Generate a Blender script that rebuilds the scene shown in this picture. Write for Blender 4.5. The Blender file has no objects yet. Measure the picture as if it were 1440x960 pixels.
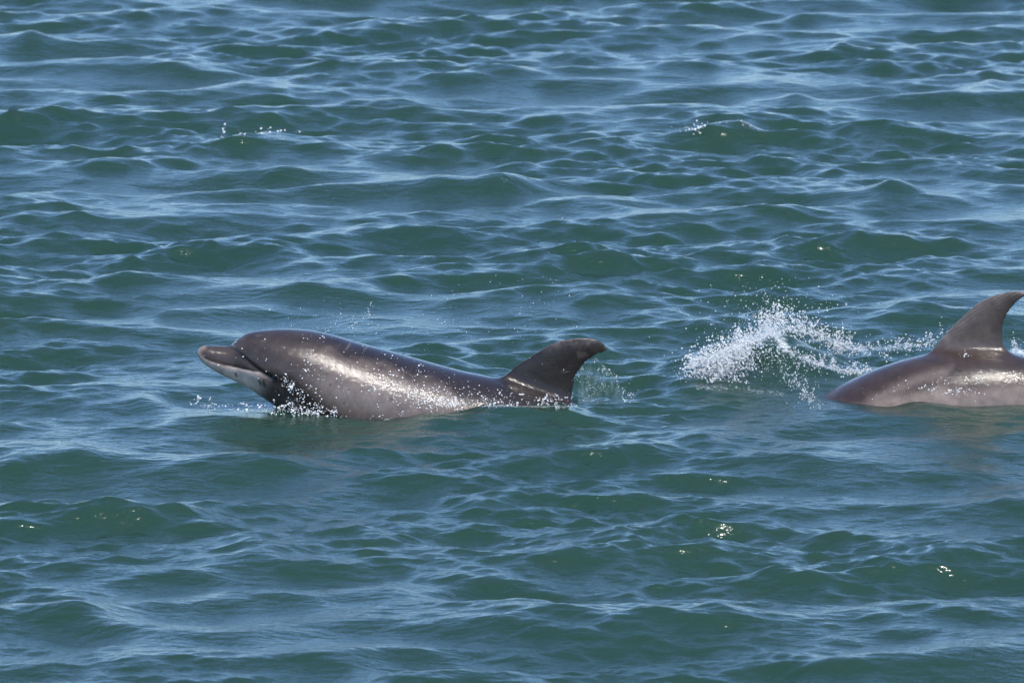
import bpy, bmesh, math, random
import numpy as np
from mathutils import Vector, Matrix
from mathutils.bvhtree import BVHTree

SC = bpy.context.scene
COL = SC.collection
RNG = np.random.default_rng(11)
random.seed(5)

# ------------------------------------------------------------------ camera
H = 5.0                      # camera height above the mean water level (deck of a boat)
D0 = 31.3                    # distance of the first dolphin
FPX = 300.0 / 36.0 * 1440.0  # focal length in photo pixels
PITCH = math.atan(H / D0) - math.atan(95.0 / FPX)
cam_d = bpy.data.cameras.new('camera'); cam = bpy.data.objects.new('camera', cam_d); COL.objects.link(cam)
cam.location = (0, 0, H); cam.rotation_euler = (math.pi / 2 - PITCH, 0, 0)
cam_d.lens = 300.0; cam_d.sensor_width = 36.0; cam_d.clip_start = 0.5; cam_d.clip_end = 20000.0
cam_d.dof.use_dof = True; cam_d.dof.focus_distance = math.hypot(D0 - 0.15, H); cam_d.dof.aperture_fstop = 11.0
SC.camera = cam

# ------------------------------------------------------------------ light
SUN_EL = math.radians(62); SUN_AZ = math.radians(164)      # azimuth from +Y, clockwise: behind the camera
w = bpy.data.worlds.new('World'); SC.world = w; w.use_nodes = True
wn = w.node_tree; wn.nodes.clear()
wo = wn.nodes.new('ShaderNodeOutputWorld'); bg = wn.nodes.new('ShaderNodeBackground'); sky = wn.nodes.new('ShaderNodeTexSky')
sky.sky_type = 'NISHITA'; sky.sun_disc = False; sky.sun_elevation = SUN_EL; sky.sun_rotation = SUN_AZ
sky.air_density = 0.78; sky.dust_density = 0.0; sky.ozone_density = 7.5
bg.inputs['Strength'].default_value = 0.15
wn.links.new(sky.outputs[0], bg.inputs[0]); wn.links.new(bg.outputs[0], wo.inputs[0])
sd = bpy.data.lights.new('sun', 'SUN'); sun = bpy.data.objects.new('sun', sd); COL.objects.link(sun)
sd.energy = 3.0; sd.angle = math.radians(0.53); sd.color = (1.0, 0.95, 0.87)
sdir = Vector((math.sin(SUN_AZ) * math.cos(SUN_EL), math.cos(SUN_AZ) * math.cos(SUN_EL), math.sin(SUN_EL)))
sun.rotation_euler = sdir.to_track_quat('Z', 'Y').to_euler()
sun.location = (0, -20, 30)
SC.view_settings.view_transform = 'Standard'; SC.view_settings.look = 'None'
SC.view_settings.exposure = 0.85; SC.view_settings.gamma = 1.0
SC.cycles.max_bounces = 6

# ------------------------------------------------------------------ helpers
FWD = np.array([0, math.cos(PITCH), -math.sin(PITCH)]); UP = np.array([0, math.sin(PITCH), math.cos(PITCH)])

def ray(px, py):
    return np.array([(px - 720.0) / FPX, 0, 0]) + FWD + UP * (-(py - 480.0) / FPX)

def on_plane(px, py, y):
    """point on the upright plane at distance y"""
    d = ray(px, py); t = y / d[1]
    return np.array([d[0] * t, y, H + d[2] * t])

def on_water(px, py, z=0.0):
    d = ray(px, py); t = (z - H) / d[2]
    return np.array([d[0] * t, d[1] * t, z])

def to_px(P):
    v = P - np.array([0, 0, H])
    f = v @ FWD
    return 720 + FPX * v[..., 0] / f, 480 - FPX * (v @ UP) / f

def sstep(a, b, x):
    t = np.clip((x - a) / (b - a), 0, 1)
    return t * t * (3 - 2 * t)

def tag(o, label=None, cat=None, group=None, kind=None):
    if label: o['label'] = label
    if cat: o['category'] = cat
    if group: o['group'] = group
    if kind: o['kind'] = kind
    return o

def mesh_np(name, V, F, smooth=True):
    """V (n,3), F (m,k)"""
    me = bpy.data.meshes.new(name)
    V = np.ascontiguousarray(V, dtype=np.float32); F = np.ascontiguousarray(F, dtype=np.int32)
    k = F.shape[1]
    me.vertices.add(len(V)); me.vertices.foreach_set('co', V.ravel())
    me.loops.add(F.size); me.loops.foreach_set('vertex_index', F.ravel())
    me.polygons.add(len(F)); me.polygons.foreach_set('loop_start', np.arange(0, F.size, k, dtype=np.int32))
    me.polygons.foreach_set('use_smooth', np.full(len(F), smooth, dtype=bool))
    me.update(calc_edges=True); me.validate()
    return me

def obj(name, me, mat=None, parent=None, loc=(0, 0, 0)):
    o = bpy.data.objects.new(name, me); COL.objects.link(o); o.location = loc
    if mat is not None: me.materials.append(mat)
    if parent is not None: o.parent = parent
    return o

def catmull(P, n):
    """resample control rows P (k,d) with n points, centripetal-ish uniform Catmull-Rom"""
    P = np.asarray(P, float); k = len(P)
    Q = np.vstack([2 * P[0] - P[1], P, 2 * P[-1] - P[-2]])
    t = np.linspace(0, k - 1, n); i = np.minimum(t.astype(int), k - 2); u = (t - i)[:, None]
    p0, p1, p2, p3 = Q[i], Q[i + 1], Q[i + 2], Q[i + 3]
    return 0.5 * (2 * p1 + (p2 - p0) * u + (2 * p0 - 5 * p1 + 4 * p2 - p3) * u ** 2 + (3 * p1 - p0 - 3 * p2 + p3) * u ** 3)

def by_length(P, n):
    P = np.asarray(P, float)
    C = catmull(P, 400); s = np.r_[0, np.cumsum(np.linalg.norm(np.diff(C, axis=0), axis=1))]
    q = np.linspace(0, s[-1], n)
    return np.stack([np.interp(q, s, C[:, j]) for j in range(C.shape[1])], 1)

def dist_poly(X, Y, pts):
    """distance of points to a polyline in 2D"""
    best = np.full(X.shape, 1e9)
    for (ax, ay), (bx, by) in zip(pts[:-1], pts[1:]):
        dx, dy = bx - ax, by - ay; L = dx * dx + dy * dy
        t = np.clip(((X - ax) * dx + (Y - ay) * dy) / L, 0, 1)
        best = np.minimum(best, np.hypot(X - ax - t * dx, Y - ay - t * dy))
    return best

def wave_noise(P, scale, seed, n=24):
    """cheap smooth random field about -1..1"""
    r = np.random.default_rng(seed)
    K = r.normal(size=(n, P.shape[1])); K /= np.linalg.norm(K, axis=1)[:, None]
    K *= (r.uniform(0.6, 1.6, n) * 2 * math.pi / scale)[:, None]
    return np.sin(P @ K.T + r.uniform(0, 6.28, n)).sum(1) / math.sqrt(n / 2) * 0.7

# ------------------------------------------------------------------ materials
def new_mat(name):
    m = bpy.data.materials.new(name); m.use_nodes = True
    nt = m.node_tree; b = nt.nodes['Principled BSDF']
    return m, nt, b

def N(nt, typ, **kw):
    n = nt.nodes.new(typ)
    for k, v in kw.items():
        if hasattr(n, k): setattr(n, k, v)
        else: n.inputs[k].default_value = v
    return n

def mat_sea():
    m, nt, b = new_mat('sea_water'); L = nt.links.new
    tc = N(nt, 'ShaderNodeTexCoord')
    # turbid green inshore water, slightly uneven
    n1 = N(nt, 'ShaderNodeTexNoise', Scale=0.55, Detail=3.0); L(tc.outputs['Object'], n1.inputs['Vector'])
    mixc = N(nt, 'ShaderNodeMix', data_type='RGBA')
    mixc.inputs[6].default_value = (0.0135, 0.038, 0.028, 1); mixc.inputs[7].default_value = (0.0180, 0.043, 0.026, 1)
    L(n1.outputs[0], mixc.inputs[0])
    # foam
    at = N(nt, 'ShaderNodeAttribute', attribute_name='foam')
    nf = N(nt, 'ShaderNodeTexNoise', Scale=60.0, Detail=6.0, Roughness=0.75); L(tc.outputs['Object'], nf.inputs['Vector'])
    sub = N(nt, 'ShaderNodeMath', operation='SUBTRACT'); L(at.outputs['Fac'], sub.inputs[0]); L(nf.outputs[0], sub.inputs[1])
    mr = N(nt, 'ShaderNodeMapRange'); mr.inputs[1].default_value = -0.08; mr.inputs[2].default_value = 0.22
    L(sub.outputs[0], mr.inputs[0])
    mixf = N(nt, 'ShaderNodeMix', data_type='RGBA'); mixf.inputs[7].default_value = (0.72, 0.76, 0.78, 1)
    L(mr.outputs[0], mixf.inputs[0]); L(mixc.outputs[2], mixf.inputs[6]); L(mixf.outputs[2], b.inputs['Base Color'])
    rr = N(nt, 'ShaderNodeMapRange'); rr.inputs[3].default_value = 0.17; rr.inputs[4].default_value = 0.6
    L(mr.outputs[0], rr.inputs[0]); L(rr.outputs[0], b.inputs['Roughness'])
    b.subsurface_method = 'BURLEY'; b.inputs['Subsurface Weight'].default_value = 1.0; b.inputs['Subsurface Scale'].default_value = 0.22
    b.inputs['Subsurface Radius'].default_value = (0.5, 1.0, 0.8)
    b.inputs['IOR'].default_value = 1.333; b.inputs['Specular IOR Level'].default_value = 0.5
    # capillary ripples
    mp = N(nt, 'ShaderNodeMapping'); mp.inputs['Rotation'].default_value = (0, 0, 0.25); mp.inputs['Scale'].default_value = (0.6, 1.0, 1.0)
    L(tc.outputs['Object'], mp.inputs[0])
    r1 = N(nt, 'ShaderNodeTexNoise', Scale=27.0, Detail=3.5, Roughness=0.55); L(mp.outputs[0], r1.inputs['Vector'])
    bp = N(nt, 'ShaderNodeBump', Strength=1.0, Distance=0.0100); L(r1.outputs[0], bp.inputs['Height'])
    L(bp.outputs[0], b.inputs['Normal'])
    return m

def mat_skin():
    m, nt, b = new_mat('dolphin_skin'); L = nt.links.new
    tc = N(nt, 'ShaderNodeTexCoord')
    at = N(nt, 'ShaderNodeAttribute', attribute_name='tint')
    n1 = N(nt, 'ShaderNodeTexNoise', Scale=9.0, Detail=7.0, Roughness=0.62); L(tc.outputs['Object'], n1.inputs['Vector'])
    mr = N(nt, 'ShaderNodeMapRange'); mr.inputs[1].default_value = 0.25; mr.inputs[2].default_value = 0.75
    mr.inputs[3].default_value = 0.86; mr.inputs[4].default_value = 1.14; L(n1.outputs[0], mr.inputs[0])
    mul = N(nt, 'ShaderNodeVectorMath', operation='SCALE'); L(at.outputs['Color'], mul.inputs[0]); L(mr.outputs[0], mul.inputs['Scale'])
    # fine scratches (tooth rakes) and pock marks
    mp = N(nt, 'ShaderNodeMapping'); mp.inputs['Scale'].default_value = (9, 30, 60); mp.inputs['Rotation'].default_value = (0, 0.5, 0)
    L(tc.outputs['Object'], mp.inputs[0])
    ns = N(nt, 'ShaderNodeTexNoise', Scale=1.0, Detail=3.0); L(mp.outputs[0], ns.inputs['Vector'])
    ms = N(nt, 'ShaderNodeMapRange'); ms.inputs[1].default_value = 0.66; ms.inputs[2].default_value = 0.74
    ms.inputs[3].default_value = 0.0; ms.inputs[4].default_value = 0.16; L(ns.outputs[0], ms.inputs[0])
    mx = N(nt, 'ShaderNodeMix', data_type='RGBA'); mx.inputs[7].default_value = (0.33, 0.27, 0.25, 1)
    L(ms.outputs[0], mx.inputs[0]); L(mul.outputs[0], mx.inputs[6])
    L(mx.outputs[2], b.inputs['Base Color'])
    b.inputs['Roughness'].default_value = 0.45; b.inputs['IOR'].default_value = 1.4; b.inputs['Specular IOR Level'].default_value = 0.22
    b.inputs['Coat Weight'].default_value = 0.85; b.inputs['Coat Roughness'].default_value = 0.10; b.inputs['Coat IOR'].default_value = 1.33
    # water film: fine relief
    nb = N(nt, 'ShaderNodeTexNoise', Scale=48.0, Detail=5.0, Roughness=0.65); L(tc.outputs['Object'], nb.inputs['Vector'])
    bp = N(nt, 'ShaderNodeBump', Strength=0.5, Distance=0.005); L(nb.outputs[0], bp.inputs['Height'])
    L(bp.outputs[0], b.inputs['Coat Normal'])
    bp2 = N(nt, 'ShaderNodeBump', Strength=0.15, Distance=0.004); L(nb.outputs[0], bp2.inputs['Height'])
    L(bp2.outputs[0], b.inputs['Normal'])
    return m

def mat_drop(name, trans):
    m, nt, b = new_mat(name)
    b.inputs['Base Color'].default_value = (0.90, 0.89, 0.87, 1); b.inputs['Roughness'].default_value = 0.2  # white base: froth, and on the beads sun sparkle put into the colour
    b.inputs['IOR'].default_value = 1.33; b.inputs['Specular IOR Level'].default_value = 0.8
    b.inputs['Transmission Weight'].default_value = trans
    return m

def mat_film():
    m, nt, b = new_mat('water_film'); L = nt.links.new
    out = nt.nodes['Material Output']
    tr = N(nt, 'ShaderNodeBsdfTransparent'); tr.inputs[0].default_value = (0.93, 0.97, 0.97, 1)
    b.inputs['Base Color'].default_value = (0.6, 0.68, 0.68, 1); b.inputs['Roughness'].default_value = 0.12; b.inputs['IOR'].default_value = 1.33
    tc = N(nt, 'ShaderNodeTexCoord')
    mp = N(nt, 'ShaderNodeMapping'); mp.inputs['Scale'].default_value = (60, 60, 18); mp.inputs['Rotation'].default_value = (0, -0.5, 0)
    L(tc.outputs['Object'], mp.inputs[0])
    nz = N(nt, 'ShaderNodeTexNoise', Scale=1.0, Detail=4.0); L(mp.outputs[0], nz.inputs['Vector'])
    mr = N(nt, 'ShaderNodeMapRange'); mr.inputs[1].default_value = 0.42; mr.inputs[2].default_value = 0.75
    mr.inputs[3].default_value = 0.015; mr.inputs[4].default_value = 0.12; L(nz.outputs[0], mr.inputs[0])
    bp = N(nt, 'ShaderNodeBump', Strength=0.5, Distance=0.01); L(nz.outputs[0], bp.inputs['Height']); L(bp.outputs[0], b.inputs['Normal'])
    mx = N(nt, 'ShaderNodeMixShader'); L(mr.outputs[0], mx.inputs[0]); L(tr.outputs[0], mx.inputs[1]); L(b.outputs[0], mx.inputs[2])
    L(mx.outputs[0], out.inputs['Surface'])
    return m

def mat_eye():
    m, nt, b = new_mat('eye_dark')
    b.inputs['Base Color'].default_value = (0.006, 0.005, 0.005, 1); b.inputs['Roughness'].default_value = 0.08
    return m

M_SEA, M_SKIN, M_DROP, M_SPRAY, M_FILM, M_EYE = mat_sea(), mat_skin(), mat_drop('water_bead', 0.08), mat_drop('aerated_spray', 0.4), mat_film(), mat_eye()

# ------------------------------------------------------------------ sea
def grow(start, step, end, rate):
    out = []; x = start
    while x < end:
        step *= rate; x += step; out.append(x)
    return out

def build_sea():
    dx = 0.0122
    xs = list(np.arange(-3.15, 3.15, dx)); right = grow(xs[-1], dx, 5000, 1.08)
    xs = np.array([-v for v in right[::-1]] + xs + right)
    ys = [21.0]
    while ys[-1] < 49.0: ys.append(ys[-1] + 0.92 * (ys[-1] ** 2) / H * (0.12 / 1024))
    ys += grow(ys[-1], ys[-1] - ys[-2], 9000, 1.10)
    front = grow(0, ys[1] - ys[0], 600, 1.16)
    ys = np.array([21.0 - v for v in front[::-1]] + ys)
    sx = np.gradient(xs); sy = np.gradient(ys)
    nx, ny = len(xs), len(ys)

    def field(lams, angs, slopes, phases, chop):
        k = 2 * math.pi / lams; kx, ky = k * np.sin(angs), k * np.cos(angs); A = slopes / k
        wx = sstep(2.0, 4.0, lams[None, :] / sx[:, None]); wy = sstep(2.0, 3.6, lams[None, :] / sy[:, None])
        cx, s_x = np.cos(np.outer(xs, kx)) * wx, np.sin(np.outer(xs, kx)) * wx
        ph = np.outer(ys, ky) + phases
        cy, s_y = np.cos(ph) * wy, np.sin(ph) * wy
        # cos(a+b), sin(a+b)
        Z = (cy * A) @ cx.T - (s_y * A) @ s_x.T
        S = lambda g: (s_y * g) @ cx.T + (cy * g) @ s_x.T
        DX = -chop * S(A * np.sin(angs)); DY = -chop * S(A * np.cos(angs))
        return Z, DX, DY

    r = np.random.default_rng(SEED)
    def spectrum(n, lo, hi, rms_slope, peak, width, spread, main):
        lam = np.exp(r.uniform(math.log(lo), math.log(hi), n))
        S = np.exp(-0.5 * (np.log(lam / peak) / width) ** 2)
        sl = np.sqrt(S) * np.abs(r.normal(1, 0.3, n)); sl *= rms_slope * math.sqrt(2) / np.sqrt((sl ** 2).sum())
        ang = main + r.normal(0, spread, n)
        return lam, ang, sl, r.uniform(0, 2 * math.pi, n)
    # wind chop, secondary train, ripples
    Z1, X1, Y1 = field(*spectrum(300, 0.36, 3.0, 0.122, 0.68, 0.45, 0.60, math.radians(-14)), 0.8)
    Z2, X2, Y2 = field(*spectrum(400, 0.10, 0.60, 0.135, 0.25, 0.5, 0.65, math.radians(8)), 0.5)
    Z3, X3, Y3 = field(*spectrum(700, 0.045, 0.20, 0.14, 0.085, 0.6, 0.6, math.radians(0)), 0.5)
    G, _, _ = field(*spectrum(60, 1.2, 5.0, 0.2, 2.2, 0.5, 1.5, 0.5), 0.0); G = G / max(G.std(), 1e-6)
    X, Y = np.meshgrid(xs, ys)
    # calmer water close round the animals
    calm = np.ones_like(X)
    for (px, py, rx, ry) in ((560, 585, 1.0, 0.75), (1330, 575, 0.8, 0.7), (1060, 530, 0.6, 0.6)):
        c = on_water(px, py)
        calm *= 1 - 0.6 * np.exp(-(((X - c[0]) / rx) ** 2 + ((Y - c[1]) / ry) ** 2) ** 1.5)
    g2 = np.clip(0.95 + 0.28 * G, 0.35, 1.7); g3 = np.clip(0.95 + 0.38 * G, 0.25, 1.9)
    Zs = Z1 * calm + Z2 * g2 * (0.65 + 0.35 * calm) + Z3 * g3
    Xs = X + X1 * calm + X2 * g2 * calm + X3 * g3; Ys = Y + Y1 * calm + Y2 * g2 * calm + Y3 * g3
    Ys = Ys - 0.4 * (Z1 * calm + Z2 * g2 * calm)      # the wind leans the waves towards the camera
    # crests that stand out in the photograph
    foam = np.zeros_like(X)
    for (px, py, wpx, hpx, tilt, f) in CRESTS:
        c = on_water(px, py + hpx * 0.5); ppm = FPX / math.hypot(c[1], H)
        wl = wpx / ppm * 0.5; h = hpx / ppm * 0.62
        i0, i1 = np.searchsorted(ys, [c[1] - 1.2, c[1] + 1.6]); j0, j1 = np.searchsorted(xs, [c[0] - 4 * wl, c[0] + 4 * wl])
        u = (X[i0:i1, j0:j1] - c[0]) / wl; v = (Y[i0:i1, j0:j1] - c[1]) - tilt * (X[i0:i1, j0:j1] - c[0]) + 0.10 * u * u * wl
        v = v + 0.03 * np.sin(u * 3.1 + px)
        across = np.exp(-np.abs(np.where(u < 0, u * 0.75, u * 1.15)) ** 2.0) * (0.82 + 0.18 * np.sin(u * 4.3 + py))
        lf = max(0.17, 2.2 * h); lb = 3.2 * h + 0.12
        prof = np.where(v < 0, np.exp(-(v / lf) ** 2), 1.0 / (1 + (v / lb) ** 2) ** 1.5)
        trough = -0.28 * np.exp(-((v + 2.4 * lf) / (1.3 * lf)) ** 2)
        Zs[i0:i1, j0:j1] += h * across * (prof + trough)
        Ys[i0:i1, j0:j1] -= 0.2 * h * across * prof
        if f > 0:
            un = (X[i0:i1, j0:j1] - c[0] - 0.25 * wl) / (0.55 * wl)
            foam[i0:i1, j0:j1] = np.maximum(foam[i0:i1, j0:j1], f * np.exp(-un ** 2) * np.exp(-((v + 0.35 * lf) / (0.8 * lf)) ** 2))
    # mounds pushed up by the animals
    for (px, py, rx, ry, h) in MOUNDS:
        c = on_water(px, py)
        Zs += h * np.exp(-((X - c[0]) / rx) ** 2 - ((Y - c[1]) / ry) ** 2)
    P = np.stack([Xs, Ys, Zs], -1).reshape(-1, 3)
    # churned water in the splash and along the waterlines
    near = (np.abs(Y - D0) < 3.5) & (np.abs(X) < 3.0)
    idx = np.flatnonzero(near.ravel()); pxx, pyy = to_px(P[idx]); fo = foam.ravel()
    add = np.zeros(len(idx))
    for pts, rad, a in FOAM_LINES:
        add = np.maximum(add, a * np.exp(-(dist_poly(pxx, pyy, pts) / rad) ** 2))
    fo[idx] = np.maximum(fo[idx], add)
    ii, jj = np.meshgrid(np.arange(ny - 1), np.arange(nx - 1), indexing='ij')
    a = (ii * nx + jj).ravel()
    F = np.stack([a, a + 1, a + nx + 1, a + nx], 1)
    me = mesh_np('sea', P, F)
    at = me.attributes.new('foam', 'FLOAT', 'POINT'); at.data.foreach_set('value', fo.astype(np.float32))
    o = obj('sea', me, M_SEA)
    tag(o, 'choppy green and blue sea water with small wind waves', 'water', kind='structure')
    return xs, ys, P.reshape(ny, nx, 3)

SEED = 9
# crest: x, y (photo pixels), width, height, skew of the crest line, foam
CRESTS = [
    (60, 165, 150, 20, 0.3, 0), (335, 182, 170, 30, -0.1, 0.5), (1040, 172, 170, 34, 0.15, 0.5), (75, 300, 140, 30, 0.2, 0),
    (700, 252, 150, 30, 0.1, 0.35), (815, 358, 150, 36, 0.4, 0.15), (1255, 330, 240, 36, 0.3, 0), (1300, 430, 150, 34, 0.4, 0),
    (880, 412, 190, 34, -0.2, 0), (500, 358, 160, 24, 0.1, 0.2), (650, 205, 110, 18, 0.0, 0), (290, 92, 110, 18, 0.2, 0),
    (560, 98, 110, 16, -0.2, 0), (1095, 125, 110, 28, 0.1, 0), (1185, 65, 80, 20, 0.0, 0), (1385, 115, 120, 26, 0.2, 0),
    (1240, 258, 140, 34, 0.3, 0), (365, 238, 170, 26, 0.2, 0), (45, 52, 90, 22, 0.0, 0.25), (1100, 362, 120, 26, 0.3, 0.45),
    (1330, 780, 170, 22, 0.2, 0), (930, 735, 100, 16, 0.1, 0), (1010, 862, 190, 26, 0.3, 0), (360, 762, 160, 22, -0.2, 0),
    (80, 640, 150, 26, 0.2, 0), (120, 850, 180, 24, -0.3, 0), (680, 690, 160, 22, -0.2, 0), (820, 735, 90, 18, 0.0, 0),
    (1180, 645, 180, 20, 0.1, 0), (560, 820, 150, 18, 0.2, 0), (200, 560, 120, 18, 0.1, 0), (960, 620, 200, 16, -0.1, 0),
]
MOUNDS = [(1075, 520, 0.27, 0.30, 0.15), (985, 545, 0.18, 0.3, 0.03), (600, 592, 0.12, 0.15, 0.02), (690, 592, 0.2, 0.16, 0.04), (790, 590, 0.2, 0.16, 0.045), (1150, 580, 0.2, 0.16, 0.012), (1250, 575, 0.09, 0.12, -0.012), (1300, 572, 0.1, 0.12, 0.022), (1420, 575, 0.1, 0.12, 0.012)]
FOAM_LINES = [
    ([(975, 510), (1010, 500), (1050, 480), (1090, 465), (1105, 490)], 14, 0.58),
    ([(1110, 462), (1150, 468), (1185, 485), (1215, 492)], 10, 0.5),
    ([(1105, 492), (1150, 512), (1190, 522), (1215, 524)], 8, 0.5),
    ([(1215, 490), (1260, 488), (1310, 482)], 9, 0.45),
    ([(980, 545), (1035, 545), (1100, 555)], 9, 0.42), ([(1120, 540), (1145, 560)], 9, 0.45),
    ([(395, 578), (430, 588), (480, 590)], 5, 0.35), ([(540, 590), (610, 572), (700, 570), (810, 572)], 3.5, 0.5),
    ([(280, 570), (330, 575)], 4, 0.45), ([(1425, 492), (1450, 500)], 8, 0.6),
]
SEA_X, SEA_Y, SEA_P = build_sea()

def sea_height(x, y):
    j = min(max(int(np.searchsorted(SEA_X, x)), 0), len(SEA_X) - 1); i = min(max(int(np.searchsorted(SEA_Y, y)), 0), len(SEA_Y) - 1)
    return float(SEA_P[i, j, 2])

# ------------------------------------------------------------------ dolphins
def loft(sections, nring=72, power=2.0, caps=True):
    """closed surface through rings (k,n,3)"""
    k, n, _ = sections.shape
    V = sections.reshape(-1, 3); F = []
    i, j = np.meshgrid(np.arange(k - 1), np.arange(n), indexing='ij')
    a = i * n + j; b = i * n + (j + 1) % n
    F = np.stack([a.ravel(), b.ravel(), (b + n).ravel(), (a + n).ravel()], 1)
    tris = []
    V = np.vstack([V, sections[0].mean(0), sections[-1].mean(0)])
    c0, c1 = k * n, k * n + 1
    for q in range(n):
        tris.append((c0, (q + 1) % n, q)); tris.append((c1, (k - 1) * n + q, (k - 1) * n + (q + 1) % n))
    return V, F.tolist() + tris

def foil(LE, TE, half, nrm, n=40):
    """fin between a leading and a trailing edge, half thickness per row, along nrm"""
    LE, TE = np.asarray(LE), np.asarray(TE); rows = []
    t = np.linspace(0, 2 * math.pi, n, endpoint=False)
    c = 0.5 - 0.5 * np.cos(t)                       # 0 leading, 1 trailing
    th = np.sign(np.sin(t)) * (2.6 * (np.sqrt(c + 1e-9) * 0.62 - 0.27 * c - 0.35 * c * c) )
    for a, b, h in zip(LE, TE, half):
        rows.append(a + (b - a) * c[:, None] + np.asarray(nrm) * (th * h)[:, None])
    return loft(np.array(rows))

def make_body(secs, fin_le, fin_te, flip_px, fluke_px, tail_dir):
    bm_v, bm_f, off = [], [], 0
    def put(V, F):
        nonlocal off
        bm_v.append(V); bm_f.extend([[q + off for q in f] for f in F]); off += len(V)
    S = catmull([(s[0][0], s[0][1], s[1][0], s[1][1], s[2]) for s in secs], 190)
    th = np.linspace(0, 2 * math.pi, 80, endpoint=False); rings = []
    for dx_, dy_, vx, vy, wd in S:
        d = on_plane(dx_, dy_, D0); v = on_plane(vx, vy, D0)
        c, h = (d + v) / 2, (d - v) / 2
        ct, st = np.cos(th), np.sin(th)
        # fuller low on the flank than along the back
        st = np.sign(st) * np.abs(st) ** (0.93 + 0.10 * ct)
        rings.append(c + h * ct[:, None] + np.array([0, 1, 0]) * (max(wd, 0.004) * st)[:, None])
    put(*loft(np.array(rings)))
    # dorsal fin: rows from the base to the tip
    n = 46
    LE = by_length([on_plane(x, y, D0) for x, y in fin_le], n); TE = by_length([on_plane(x, y, D0) for x, y in fin_te], n)
    half = 0.026 * (1 - np.linspace(0, 1, n) ** 1.3 * 0.72); half[-1] = 0.004
    put(*foil(LE, TE, half, (0, 1, 0)))
    # flippers
    for s in (-1, 1):
        a = on_plane(*flip_px, D0) + np.array([0, s * 0.17, 0]); b = a + np.array([0.22, s * 0.20, -0.26])
        q = np.linspace(0, 1, 14)[:, None]; mid = a + (b - a) * q; ch = (0.075 * (1 - q ** 2.2 * 0.85))
        dirc = np.array([0.8, 0, 0.45])
        nr = np.cross((b - a) / np.linalg.norm(b - a), dirc); nr /= np.linalg.norm(nr)
        put(*foil(mid - dirc * ch, mid + dirc * ch + np.array([0.05, 0, 0]) * q, 0.02 * (1 - q[:, 0] * 0.7), nr, 24))
    # flukes
    f0 = on_plane(*fluke_px, D0); td = np.array([tail_dir[0], 0, tail_dir[1]]); td /= np.linalg.norm(td)
    nr = np.array([-td[2], 0, td[0]]); q = np.linspace(-1, 1, 31)
    LE = np.array([f0 + td * (-0.10 + 0.26 * abs(t) ** 1.25) + np.array([0, 0.31 * t, 0]) for t in q])
    TE = np.array([f0 + td * (0.10 + 0.17 * abs(t) ** 1.5 - 0.03 * (1 - min(1, abs(t) * 6))) + np.array([0, 0.31 * t, 0]) for t in q])
    put(*foil(LE, TE, 0.016 * (1 - np.abs(q) ** 2 * 0.8), nr, 24))
    V = np.vstack(bm_v)
    me = bpy.data.meshes.new('raw'); me.from_pydata(V.tolist(), [], bm_f); me.update()
    bm = bmesh.new(); bm.from_mesh(me); bmesh.ops.recalc_face_normals(bm, faces=bm.faces); bm.to_mesh(me); bm.free()
    o = bpy.data.objects.new('raw', me); COL.objects.link(o)
    md = o.modifiers.new('r', 'REMESH'); md.mode = 'VOXEL'; md.voxel_size = 0.0052; md.use_smooth_shade = True
    dg = bpy.context.evaluated_depsgraph_get(); ev = o.evaluated_get(dg); em = bpy.data.meshes.new_from_object(ev)
    bpy.data.objects.remove(o); bpy.data.meshes.remove(me)
    return em

def smooth_mesh(me, V, weight, iters, lam=0.5, mu=None):
    ne = len(me.edges); E = np.empty(ne * 2, np.int32); me.edges.foreach_get('vertices', E); E = E.reshape(-1, 2)
    n = len(V); deg = np.bincount(E.ravel(), minlength=n)[:, None]
    for it in range(iters):
        for f in ((lam,) if mu is None else (lam, mu)):
            A = np.stack([np.bincount(E[:, 0], V[E[:, 1], c], n) + np.bincount(E[:, 1], V[E[:, 0], c], n) for c in range(3)], 1) / deg
            V = V + f * weight[:, None] * (A - V)
    return V

def normals_of(me, V):
    me.vertices.foreach_set('co', V.astype(np.float32).ravel()); me.update()
    n = np.empty(len(V) * 3, np.float32); me.vertices.foreach_get('normal', n) if False else me.vertex_normals.foreach_get('vector', n)
    return n.reshape(-1, 3).astype(float)

def mix(a, b, t):
    return a + (np.asarray(b, float) - a) * t[:, None]

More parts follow.
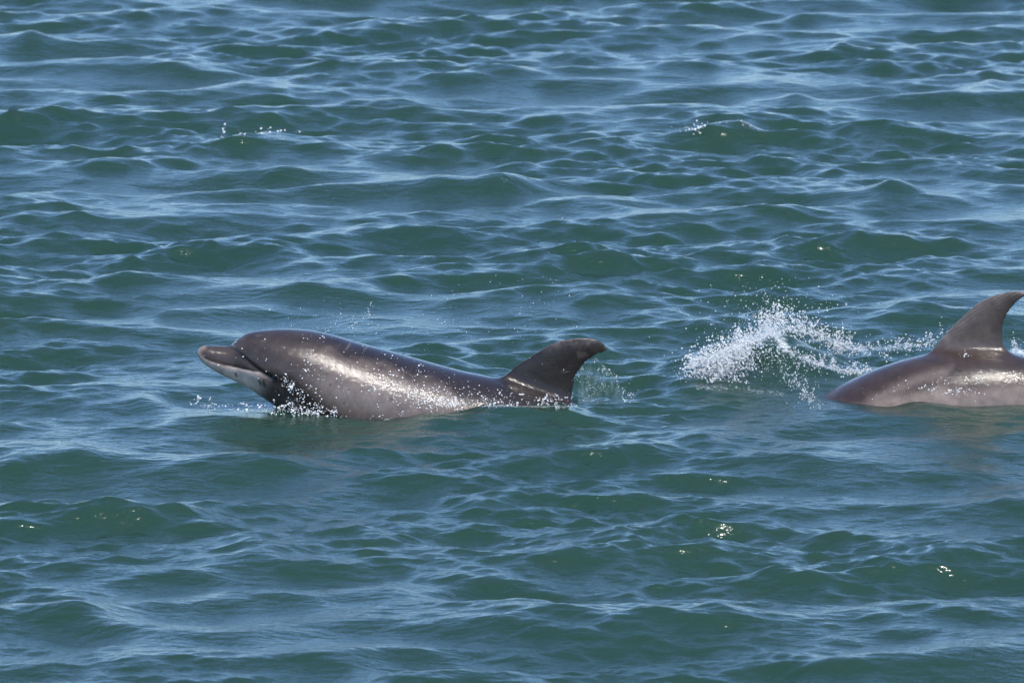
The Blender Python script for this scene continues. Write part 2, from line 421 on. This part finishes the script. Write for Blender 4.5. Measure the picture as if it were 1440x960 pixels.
def finish_dolphin(me, base_line, grooves, paint, label, yaw, pivot, shift, eye_px=None):
    V = np.empty(len(me.vertices) * 3, np.float32); me.vertices.foreach_get('co', V); V = V.reshape(-1, 3).astype(float)
    V = smooth_mesh(me, V, np.ones(len(V)), 6, 0.5, -0.52)
    PX, PY = to_px(np.c_[V[:, 0], np.full(len(V), D0), V[:, 2]])
    m = np.exp(-(dist_poly(PX, PY, base_line) / 14.0) ** 2)
    V = smooth_mesh(me, V, m, 80, 0.6)
    nr = normals_of(me, V)
    for pts, wpx, dep in grooves:
        g = np.exp(-(dist_poly(PX, PY, pts) / wpx) ** 2)
        V = V - nr * (dep * g * np.clip(np.abs(nr[:, 1]) * 2, 0, 1))[:, None]
    nr = normals_of(me, V)
    C = paint(PX, PY, V, nr)
    # turn about the upright axis and move into place
    c, s = math.cos(yaw), math.sin(yaw); R = np.array([[c, -s, 0], [s, c, 0], [0, 0, 1]])
    V = (V - pivot) @ R.T + pivot + np.asarray(shift)
    base = np.array([V[:, 0].mean(), V[:, 1].mean(), V[:, 2].min()])
    me.vertices.foreach_set('co', (V - base).astype(np.float32).ravel())
    for l in list(me.materials): pass
    me.materials.clear()
    at = me.attributes.new('tint', 'FLOAT_COLOR', 'POINT')
    at.data.foreach_set('color', np.c_[np.clip(C, 0.004, 0.9), np.ones(len(C))].astype(np.float32).ravel())
    me.polygons.foreach_set('use_smooth', np.ones(len(me.polygons), bool)); me.update(); me.name = 'body'
    root = bpy.data.objects.new('dolphin', None); COL.objects.link(root); root.location = base; root.empty_display_size = 0.2
    tag(root, label, 'dolphin', 'dolphins swimming at the surface')
    obj('body', me, M_SKIN, root)
    return root, V, nr, PX, PY

# --- first dolphin: head lifted, heading left
D1_SECS = [((277.5, 495.5), (278, 499.5), .008), ((280, 490), (280.5, 505), .020), ((284, 487), (285.5, 510), .030), ((291, 485.6), (294, 516), .040), ((305, 486), (311, 526), .049),
    ((317, 486.2), (327, 533.5), .057), ((325, 484.8), (339, 539), .066), ((330.5, 479), (348, 544), .078), ((338, 473.5), (356, 549), .090),
    ((350, 467.5), (366, 556), .106), ((372, 464), (384, 568), .130), ((404, 462.5), (410, 588), .158), ((438, 465), (442, 612), .185),
    ((471, 472), (478, 634), .205), ((504, 482), (515, 652), .220), ((549, 494), (562, 668), .232), ((607, 510.5), (622, 680), .230),
    ((655, 523), (672, 688), .220), ((700, 532), (718, 692), .203), ((750, 547), (768, 693), .182), ((808, 569), (826, 692), .152),
    ((870, 600), (884, 686), .118), ((950, 612), (960, 678), .084), ((1040, 622), (1045, 670), .054), ((1110, 626), (1112, 669), .034),
    ((1170, 650), (1168, 677), .020), ((1205, 666), (1203, 681), .010)]
F1_LE = [(690, 545), (700, 530), (711, 523.5), (725, 513.5), (740, 505), (761, 491.5), (778, 482.8), (796, 477), (820, 474.8), (838, 477), (850, 484), (853.5, 488.5)]
F1_TE = [(815, 590), (812, 572), (811, 558), (809, 549), (810, 541), (809.5, 534), (812.5, 527), (816, 521), (820.5, 515), (827, 508), (833, 504.5), (840, 499), (846, 497.5), (852, 494), (853.8, 490)]
MOUTH = [(281, 496), (288, 501), (296, 505), (315, 509.5), (338, 513), (357, 515.5), (370, 516)]
CREASE = [(322, 486), (334, 491), (346, 500), (358, 509), (372, 518), (384, 524)]

def paint1(PX, PY, V, nr):
    P3 = V * 1.0
    n1 = wave_noise(P3, 0.16, 1); n2 = wave_noise(P3, 0.05, 2); n3 = wave_noise(P3, 0.022, 3)
    C = np.tile(np.array([0.155, 0.122, 0.108]), (len(PX), 1))
    # pale patch on the flank
    t = np.exp(-(((PX - 520) / 95) ** 2 + ((PY - 545 - (PX - 520) * .12) / 26) ** 2)); C = mix(C, (0.225, 0.188, 0.172), np.clip(t * (1 + .25 * n1), 0, 1))
    # dark cape
    edge = np.interp(PX, [300, 340, 370, 404, 440, 480, 549, 607, 655, 700, 900], [486, 489, 486, 479, 481, 492, 512, 527, 556, 580, 620])
    t = sstep(9, -9, PY - edge + 4 * n1 + 1.5 * n2); C = mix(C, (0.034, 0.026, 0.027), t)
    t = sstep(470, 410, PX + .4 * (PY - 500)) * 0.7; C = mix(C, (0.062, 0.047, 0.041), t)
    # melon
    t = np.exp(-(((PX - 362) / 30) ** 2 + ((PY - 492) / 20) ** 2)); C = mix(C, (0.062, 0.049, 0.047), np.clip(1.2 * t, 0, 1))
    # upper beak
    my = np.interp(PX, [p[0] for p in MOUTH], [p[1] for p in MOUTH])
    up = sstep(1.0, -1.0, PY - my) * sstep(352, 340, PX); C = mix(C, (0.072, 0.056, 0.052), up)
    # lower jaw, fading into the throat
    lo = sstep(-0.8, 1.2, PY - my - 0.35 * np.clip(PX - 365, 0, 99)) * sstep(392, 352, PX + 0.3 * (PY - 520))
    C = mix(C, (0.90, 0.74, 0.66), lo * np.clip(1 - 0.25 * n1 * .5, 0, 1))
    # paler worn rim of the lips at the tip
    t = np.exp(-(dist_poly(PX, PY, [(279, 498), (281, 491), (287, 486.5)]) / 3.2) ** 2); C = mix(C, (0.34, 0.25, 0.21), np.clip(t * 1.2, 0, 1) * 0.8)
    t = np.exp(-((dist_poly(PX, PY, [(281, 497), (289, 502.5), (300, 507), (318, 511)])) / 2.2) ** 2); C = mix(C, (0.40, 0.31, 0.27), t * 0.5)
    # dark band: melon fold to eye, then down to the flipper
    t = np.exp(-(dist_poly(PX, PY, [(334, 492), (352, 505), (372, 518), (392, 524)]) / 3.4) ** 2); C = mix(C, (0.030, 0.023, 0.023), t * 0.85)
    t = np.exp(-(dist_poly(PX, PY, [(384, 521), (404, 527), (420, 541), (438, 558), (470, 582)]) / np.where(PX > 400, 14.0, 8.0)) ** 2); C = mix(C, (0.022, 0.017, 0.016), np.clip(t * (1.15 + .2 * n2), 0, 1))
    # throat flecks
    t = np.exp(-(dist_poly(PX, PY, [(372, 528), (373, 536)]) / 2.0) ** 2) + np.exp(-(dist_poly(PX, PY, [(366, 529), (368, 534)]) / 1.4) ** 2) + np.exp(-(dist_poly(PX, PY, [(332, 521), (333, 526)]) / 1.4) ** 2)
    C = mix(C, (0.07, 0.055, 0.052), np.clip(t, 0, 1))
    # mouth line
    t = np.exp(-(dist_poly(PX, PY, MOUTH[1:]) / 1.0) ** 2); C = mix(C, (0.03, 0.023, 0.022), t * 0.8)
    # fin: dark, mottled paler along the upper edge, rake marks
    f = sstep(697, 715, PX) * sstep(566, 545, PY) * sstep(0, 1, (PX > 690).astype(float))
    C = mix(C, (0.030, 0.023, 0.020), f)
    le = dist_poly(PX, PY, F1_LE[4:]); t = np.exp(-(le / (6 + 6 * sstep(770, 820, PX))) ** 2) * sstep(745, 800, PX)
    C = mix(C, (0.125, 0.105, 0.092), np.clip(t * (0.75 + 0.45 * n2 + .25 * n3), 0, 1))
    for k in range(4):
        t = np.exp(-(dist_poly(PX, PY, [(812 + k * 3.8, 494.5 + k * .4), (815 + k * 3.8, 503 - k)]) / 1.0) ** 2); C = mix(C, (0.16, 0.135, 0.12), t * 0.6)
    # dark specks on the cheek and the shoulder
    r = np.random.default_rng(3)
    for k in range(34):
        x, y = r.uniform(395, 560), r.uniform(486, 560); C = mix(C, (0.03, 0.024, 0.023), np.exp(-((PX - x) ** 2 + (PY - y) ** 2) / r.uniform(.7, 2.2) ** 2) * r.uniform(.3, .9))
    for k in range(8):
        x, y = r.uniform(410, 520), r.uniform(480, 540); a = r.uniform(-1, .2); C = mix(C, (0.33, 0.28, 0.26), np.exp(-(dist_poly(PX, PY, [(x, y), (x + 7 * math.cos(a), y + 7 * math.sin(a))]) / 1.0) ** 2) * .45)
    # pale belly (under water)
    C = mix(C, (0.42, 0.36, 0.34), sstep(-.35, -.8, nr[:, 2]) * sstep(590, 620, PY) * 0.8)
    return 0.64 * np.array([1.02, 0.97, 0.91]) * C * np.clip(1 + 0.10 * n2 + .07 * n3, .6, 1.4)[:, None]

me1 = make_body(D1_SECS, F1_LE, F1_TE, (455, 598), (1205, 672), (0.9, -0.35))
D1, V1, NR1, PX1, PY1 = finish_dolphin(me1, [(700, 532), (750, 546), (808, 566)], [(MOUTH[1:], 1.2, 0.0018), (CREASE, 3.0, 0.006)], paint1,
    'dolphin with raised head, pale lower jaw and dark hooked dorsal fin', 0.0, np.array([0, D0, 0]), (0, 0, 0))

# --- second dolphin: back arched, head already under, cut by the frame
D2_SECS = [((905, 744), (906, 749), .010), ((925, 728), (930, 750), .042), ((948, 712), (962, 754), .06), ((962, 694), (985, 757), .085),
    ((990, 670), (1020, 763), .13), ((1032, 652), (1075, 766), .18), ((1080, 616), (1132, 760), .21), ((1120, 588), (1178, 747), .225),
    ((1151, 568), (1213, 733), .232), ((1187, 544.5), (1250, 716), .236), ((1235, 521.5), (1290, 697), .234), ((1284, 505), (1325, 682), .224),
    ((1330, 495), (1356, 670), .208), ((1380, 491), (1392, 660), .188), ((1430, 496), (1430, 652), .162), ((1490, 511), (1474, 648), .130),
    ((1560, 538), (1537, 648), .095), ((1640, 582), (1612, 658), .060), ((1710, 632), (1690, 682), .035), ((1755, 668), (1744, 692), .018), ((1780, 688), (1774, 702), .009)]
F2_LE = [(1290, 520), (1308, 495), (1320, 482), (1333, 469), (1351, 451), (1364.5, 438), (1382, 423.5), (1400, 414.5), (1418, 409), (1434, 406.7), (1446, 408), (1451, 411)]
F2_TE = [(1450, 520), (1434, 495), (1424, 485), (1418, 473), (1416.7, 462), (1420, 447), (1429, 431.5), (1440, 419), (1448, 414), (1451, 412)]

def paint2(PX, PY, V, nr):
    n1 = wave_noise(V, 0.2, 11); n2 = wave_noise(V, 0.05, 12); n3 = wave_noise(V, 0.02, 13)
    C = np.tile(np.array([0.062, 0.042, 0.036]), (len(PX), 1))
    edge = np.interp(PX, [1150, 1190, 1262, 1330, 1380, 1440, 1600], [592, 571, 549, 537, 538, 530, 560])
    t = sstep(-9, 9, PY - edge + 2.5 * n1); C = mix(C, (0.275, 0.220, 0.192), t)
    # lighter blaze reaching forward from the fin, dark saddle behind it
    t = np.exp(-(dist_poly(PX, PY, [(1235, 556), (1300, 526), (1345, 514)]) / 7) ** 2); C = mix(C, (0.22, 0.178, 0.16), t * .75)
    t = np.exp(-(dist_poly(PX, PY, [(1350, 519), (1400, 513), (1460, 505)]) / 9) ** 2); C = mix(C, (0.044, 0.033, 0.030), t * .9)
    f = sstep(497, 484, PY) * sstep(1296, 1312, PX); C = mix(C, (0.125, 0.100, 0.090), f)
    te = dist_poly(PX, PY, F2_TE[2:-2]); C = mix(C, (0.055, 0.044, 0.042), f * np.exp(-(te / 16) ** 2) * .85)
    st = np.sin((PX * 0.55 + PY * 0.83) * 1.35 + 2 * n1); le = dist_poly(PX, PY, F2_LE[1:])
    C = mix(C, (0.21, 0.18, 0.165), f * np.exp(-(le / 13) ** 2) * np.clip(.35 + .35 * st + .15 * n2, 0, 1))
    C = mix(C, (0.45, 0.40, 0.37), sstep(-.35, -.8, nr[:, 2]) * sstep(590, 620, PY) * 0.8)
    return 0.66 * np.array([1.02, 0.97, 0.91]) * C * np.clip(1 + 0.10 * n2 + .06 * n3, .6, 1.4)[:, None]

me2 = make_body(D2_SECS, F2_LE, F2_TE, (1130, 735), (1782, 694), (0.8, -0.6))
D2, V2, NR2, PX2, PY2 = finish_dolphin(me2, [(1308, 496), (1345, 493), (1385, 491), (1440, 499)], [], paint2,
    'dolphin showing only its arched back and tall grey dorsal fin, head under water', math.radians(-9), on_plane(1360, 500, D0), (0, 0.22, -0.034))

# --- eye of the first dolphin
def eye_at(px, py, root, V, PXa, PYa):
    d = (PXa - px) ** 2 + (PYa - py) ** 2 + np.where(V[:, 1] > D0, 1e6, 0)
    base = np.array(root.location)
    for sgn in (-1, 1):
        i = int(np.argmin(d)); p = V[i].copy(); p[1] = D0 + sgn * abs(p[1] - D0)
        bm = bmesh.new(); bmesh.ops.create_uvsphere(bm, u_segments=20, v_segments=12, radius=1.0)
        for v in bm.verts: v.co = Vector((v.co.x * 0.013, v.co.y * 0.007, v.co.z * 0.009))
        me = bpy.data.meshes.new('eye'); bm.to_mesh(me); bm.free()
        me.polygons.foreach_set('use_smooth', np.ones(len(me.polygons), bool))
        o = obj('eye', me, M_EYE, root, p - base + np.array([0, -sgn * 0.002, 0])); o.rotation_euler = (0, 0.35, 0)
eye_at(389, 521.5, D1, V1, PX1, PY1)

# ------------------------------------------------------------------ spray
def ico():
    bm = bmesh.new(); bmesh.ops.create_icosphere(bm, subdivisions=1, radius=1.0)
    V = np.array([v.co[:] for v in bm.verts]); F = np.array([[v.index for v in f.verts] for f in bm.faces]); bm.free()
    return V, F
IV, IF = ico()

def drops(name, P, R, label, cat='water spray', stretch=None):
    n = len(P)
    jit = RNG.uniform(0.75, 1.3, (n, 1, 3))
    rot = RNG.normal(size=(n, 3, 3)); rot = np.linalg.qr(rot)[0]
    S = IV[None] * jit * np.asarray(R)[:, None, None]
    V = np.einsum('nij,nkj->nki', rot, S) + np.asarray(P)[:, None, :]
    F = (IF[None] + (np.arange(n) * len(IV))[:, None, None]).reshape(-1, 3)
    V = V.reshape(-1, 3); c = V.mean(0); c[2] = V[:, 2].min()
    o = obj(name, mesh_np(name, V - c, F), M_SPRAY if name == 'splash' else M_DROP, None, c)
    tag(o, label, cat, kind='stuff')
    return o

def sizes(n, lo, hi, p=2.2):
    return lo + (hi - lo) * RNG.uniform(0, 1, n) ** p

# froth and droplets thrown up between the two animals
P, R = [], []
YS = on_water(1075, 520)[1]
def cloud(poly, n, sd, lo, hi, y, ysd, p=3.0, clump=0.65, lean=0.0):
    C = by_length(np.array(poly, float), 200); sd = np.asarray(sd, float)
    nc = max(3, n // 22)
    ck = RNG.integers(0, 200, nc); cq = C[ck] + RNG.normal(0, .85, (nc, 2)) * sd; cs = RNG.uniform(.10, .5, nc); cy = RNG.normal(0, ysd, nc)
    ca = RNG.normal(lean - 1.2, .7, nc)
    for i in range(n):
        if RNG.uniform() < clump:
            k = RNG.integers(0, nc); l = RNG.normal() * 1.7; w_ = RNG.normal() * .6
            d = np.array([math.cos(ca[k]) * l - math.sin(ca[k]) * w_, math.sin(ca[k]) * l + math.cos(ca[k]) * w_]) * cs[k] * sd.mean()
            q = cq[k] + d; yy = y + cy[k] + RNG.normal(0, ysd * .3)
        else:
            q = C[RNG.integers(0, 200)] + RNG.normal(0, 1.1, 2) * sd; yy = y + RNG.normal(0, ysd)
        P.append(on_plane(q[0], q[1], yy))
    R.extend(sizes(n, lo, hi, p))
cloud([(975, 510), (1000, 512), (1025, 502), (1040, 492)], 3000, (14, 15), .0006, .0048, YS - .38, .06, clump=.7)
cloud([(1000, 535), (1020, 524), (1035, 512)], 1600, (13, 13), .0006, .0044, YS - .42, .06, clump=.75)
cloud([(1030, 492), (1055, 482), (1080, 466)], 1700, (13, 15), .0006, .0042, YS - .32, .06, clump=.85)
cloud([(1072, 470), (1085, 455), (1096, 446), (1100, 462)], 1500, (9, 13), .0006, .0040, YS, .08, clump=.8)
cloud([(1112, 458), (1140, 462), (1165, 473), (1185, 484)], 1500, (12, 9), .0006, .0042, YS + .15, .06, clump=.8)
cloud([(1160, 487), (1200, 491), (1250, 489)], 500, (14, 7), .0006, .0036, YS + .2, .06, clump=.85)
cloud([(1258, 488), (1285, 485), (1310, 482), (1335, 468)], 550, (8, 7), .0006, .0036, YS + .25, .05, clump=.8)
cloud([(1100, 488), (1125, 500), (1160, 514), (1210, 522)], 900, (10, 6), .0006, .0036, YS - .3, .05, clump=.85)
cloud([(1180, 522), (1210, 523)], 400, (10, 4), .0006, .0036, YS - .28, .05)
cloud([(975, 547), (1010, 543), (1040, 540)], 900, (12, 8), .0006, .0036, YS - .45, .04, clump=.8)
cloud([(1000, 535), (1040, 522), (1090, 505), (1115, 530)], 900, (22, 16), .0005, .0024, YS - .45, .04, clump=.5)
cloud([(1050, 552), (1100, 558), (1130, 562)], 260, (18, 4), .0005, .0024, YS - .5, .04, clump=.4)
cloud([(1115, 530), (1130, 548), (1145, 560)], 420, (11, 10), .0006, .0030, D0 - .1, .05, clump=.75)
cloud([(1000, 450), (1060, 430), (1110, 425), (1150, 440)], 330, (28, 16), .0006, .0028, YS, .15, clump=.25)
cloud([(1422, 480), (1436, 490)], 150, (8, 9), .0008, .0035, D0 + .4, .03)
drops('splash', np.array(P), np.array(R), 'white frothy splash thrown up between the two dolphins', 'splash')

# water running off the chin and chest
P, R = [], []
cloud([(395, 575), (415, 574), (440, 580), (480, 586)], 800, (9, 6), .0006, .0035, D0 - .20, .03)
cloud([(398, 532), (412, 548), (425, 560)], 160, (5, 5), .0010, .0035, D0 - .20, .02)
cloud([(278, 562), (290, 570), (312, 573)], 60, (7, 4), .001, .004, D0 - .1, .05)
cloud([(345, 572), (375, 578)], 90, (14, 4), .001, .004, D0 - .15, .05)
drops('spray', np.array(P), np.array(R), 'white spray where the raised dolphin chin and chest meet the water')
# drops along the waterline of the flank
P, R = [], []
cloud([(490, 590), (560, 586), (600, 572), (650, 567), (740, 568), (808, 570)], 420, (9, 2.5), .0006, .0026, D0 - .24, .02)
drops('spray', np.array(P), np.array(R), 'fine line of foam bubbles along the flank of the raised dolphin')
# scattered drops in the air above the back
P, R = [], []
cloud([(380, 452), (480, 448), (560, 462), (620, 470)], 90, (45, 12), .0009, .0022, D0 + .05, .1)
cloud([(640, 445), (720, 425), (800, 400)], 60, (60, 40), .0009, .0022, D0 + .3, .3)
drops('spray', np.array(P), np.array(R), 'tiny loose drops in the air above the back of the raised dolphin')
# white water beads on the skin, clustered to stand in for sun glints
def beads(V, nr, PX, PY, regions, name, label, dens):
    ok = (nr[:, 1] < -0.15); W = np.zeros(len(V))
    for (x, y, rx, ry, a) in regions: W = np.maximum(W, a * np.exp(-(((PX - x) / rx) ** 2 + ((PY - y) / ry) ** 2)))
    W = W * ok; W /= W.sum(); k = RNG.choice(len(V), dens, replace=False, p=W)
    drops(name, V[k] + nr[k] * 0.0004 + RNG.normal(0, .002, (dens, 3)) * np.array([1, 0, 1]), sizes(dens, .0005, .0033, 2.8), label)
beads(V1, NR1, PX1, PY1, [(610, 548, 45, 12, 1.0), (560, 530, 40, 16, .5), (440, 520, 14, 40, .35), (480, 520, 120, 40, .04), (628, 556, 20, 6, 3.0), (600, 550, 20, 7, 1.8), (585, 545, 30, 8, .9), (780, 559, 24, 4, .9), (700, 555, 40, 9, .4), (470, 580, 50, 6, .6), (360, 495, 60, 25, .02), (760, 530, 50, 30, .015)],
      'glint_beads', 'white beads of water standing in for sun glints on the flank of the raised dolphin', 1700)
beads(V2, NR2 @ np.eye(3), PX2, PY2, [(1360, 541, 22, 4, 3.0), (1345, 538, 30, 6, 1.0), (1363, 496, 6, 2, 2.0), (1320, 535, 40, 10, .4), (1270, 550, 30, 8, .2), (1370, 525, 40, 8, .3)], 'glint_beads', 'white beads of water standing in for sun glints on the arched back of the diving dolphin', 260)  # densest where the sun highlight belongs on flank and fin base

# thin sheet of water falling from the trailing edge of the fin
top = by_length(np.array([(812, 528), (818, 518), (828, 507), (838, 503)], float), 24)
bot = by_length(np.array([(813, 568), (835, 568), (860, 567), (882, 566)], float), 24)
g = []
for a, b in zip(top, bot):
    for q in np.linspace(0, 1, 16):
        bow = 8 * math.sin(q * math.pi) * (b[0] - 813) / 70
        p = on_plane(a[0] + (b[0] - a[0]) * q + bow, a[1] + (b[1] - a[1]) * q, D0 + .015 * math.sin(q * 5 + a[0] * .2)); g.append(p)
g = np.array(g).reshape(24, 16, 3)
front = g + np.array([0, -.0012, 0]); back = g + np.array([0, .0012, 0])
ring = np.concatenate([front, back[:, ::-1]], 1)
V, F = loft(ring)
me = bpy.data.meshes.new('water_sheet'); c = V.mean(0); c[2] = V[:, 2].min(); me.from_pydata((V - c).tolist(), [], F); me.update()
me.polygons.foreach_set('use_smooth', np.ones(len(me.polygons), bool))
tag(obj('water_sheet', me, M_FILM, None, c), 'thin clear sheet of water streaming off the back edge of the dark fin', 'water', kind='stuff')
P, R = [], []
cloud([(835, 505), (848, 518), (864, 530), (872, 550), (880, 563)], 150, (2.5, 2.5), .0008, .0022, D0, .01)
cloud([(822, 525), (835, 545), (850, 560)], 170, (13, 12), .0007, .0017, D0, .02)
cloud([(880, 545), (888, 560)], 40, (6, 10), .0008, .002, D0, .02)
drops('spray', np.array(P), np.array(R), 'fine streaks of drops trailing behind the dark hooked fin')
# small breaking crests
for (pts, n, lab) in (([(325, 186), (350, 190), (375, 190), (405, 187)], 110, 'small white breaking crest on the dark wave far behind the raised dolphin'),
                      ([(960, 180), (1000, 180), (1040, 172)], 90, 'small white breaking crest on the wave far behind the splash')):
    P, R = [], []
    yy = on_water(pts[1][0], pts[1][1] + 12)[1]
    cloud(pts, n, (10, 3.5), .0015, .006, yy, .05)
    drops('breaking_crest', np.array(P), np.array(R), lab, 'breaking wave')
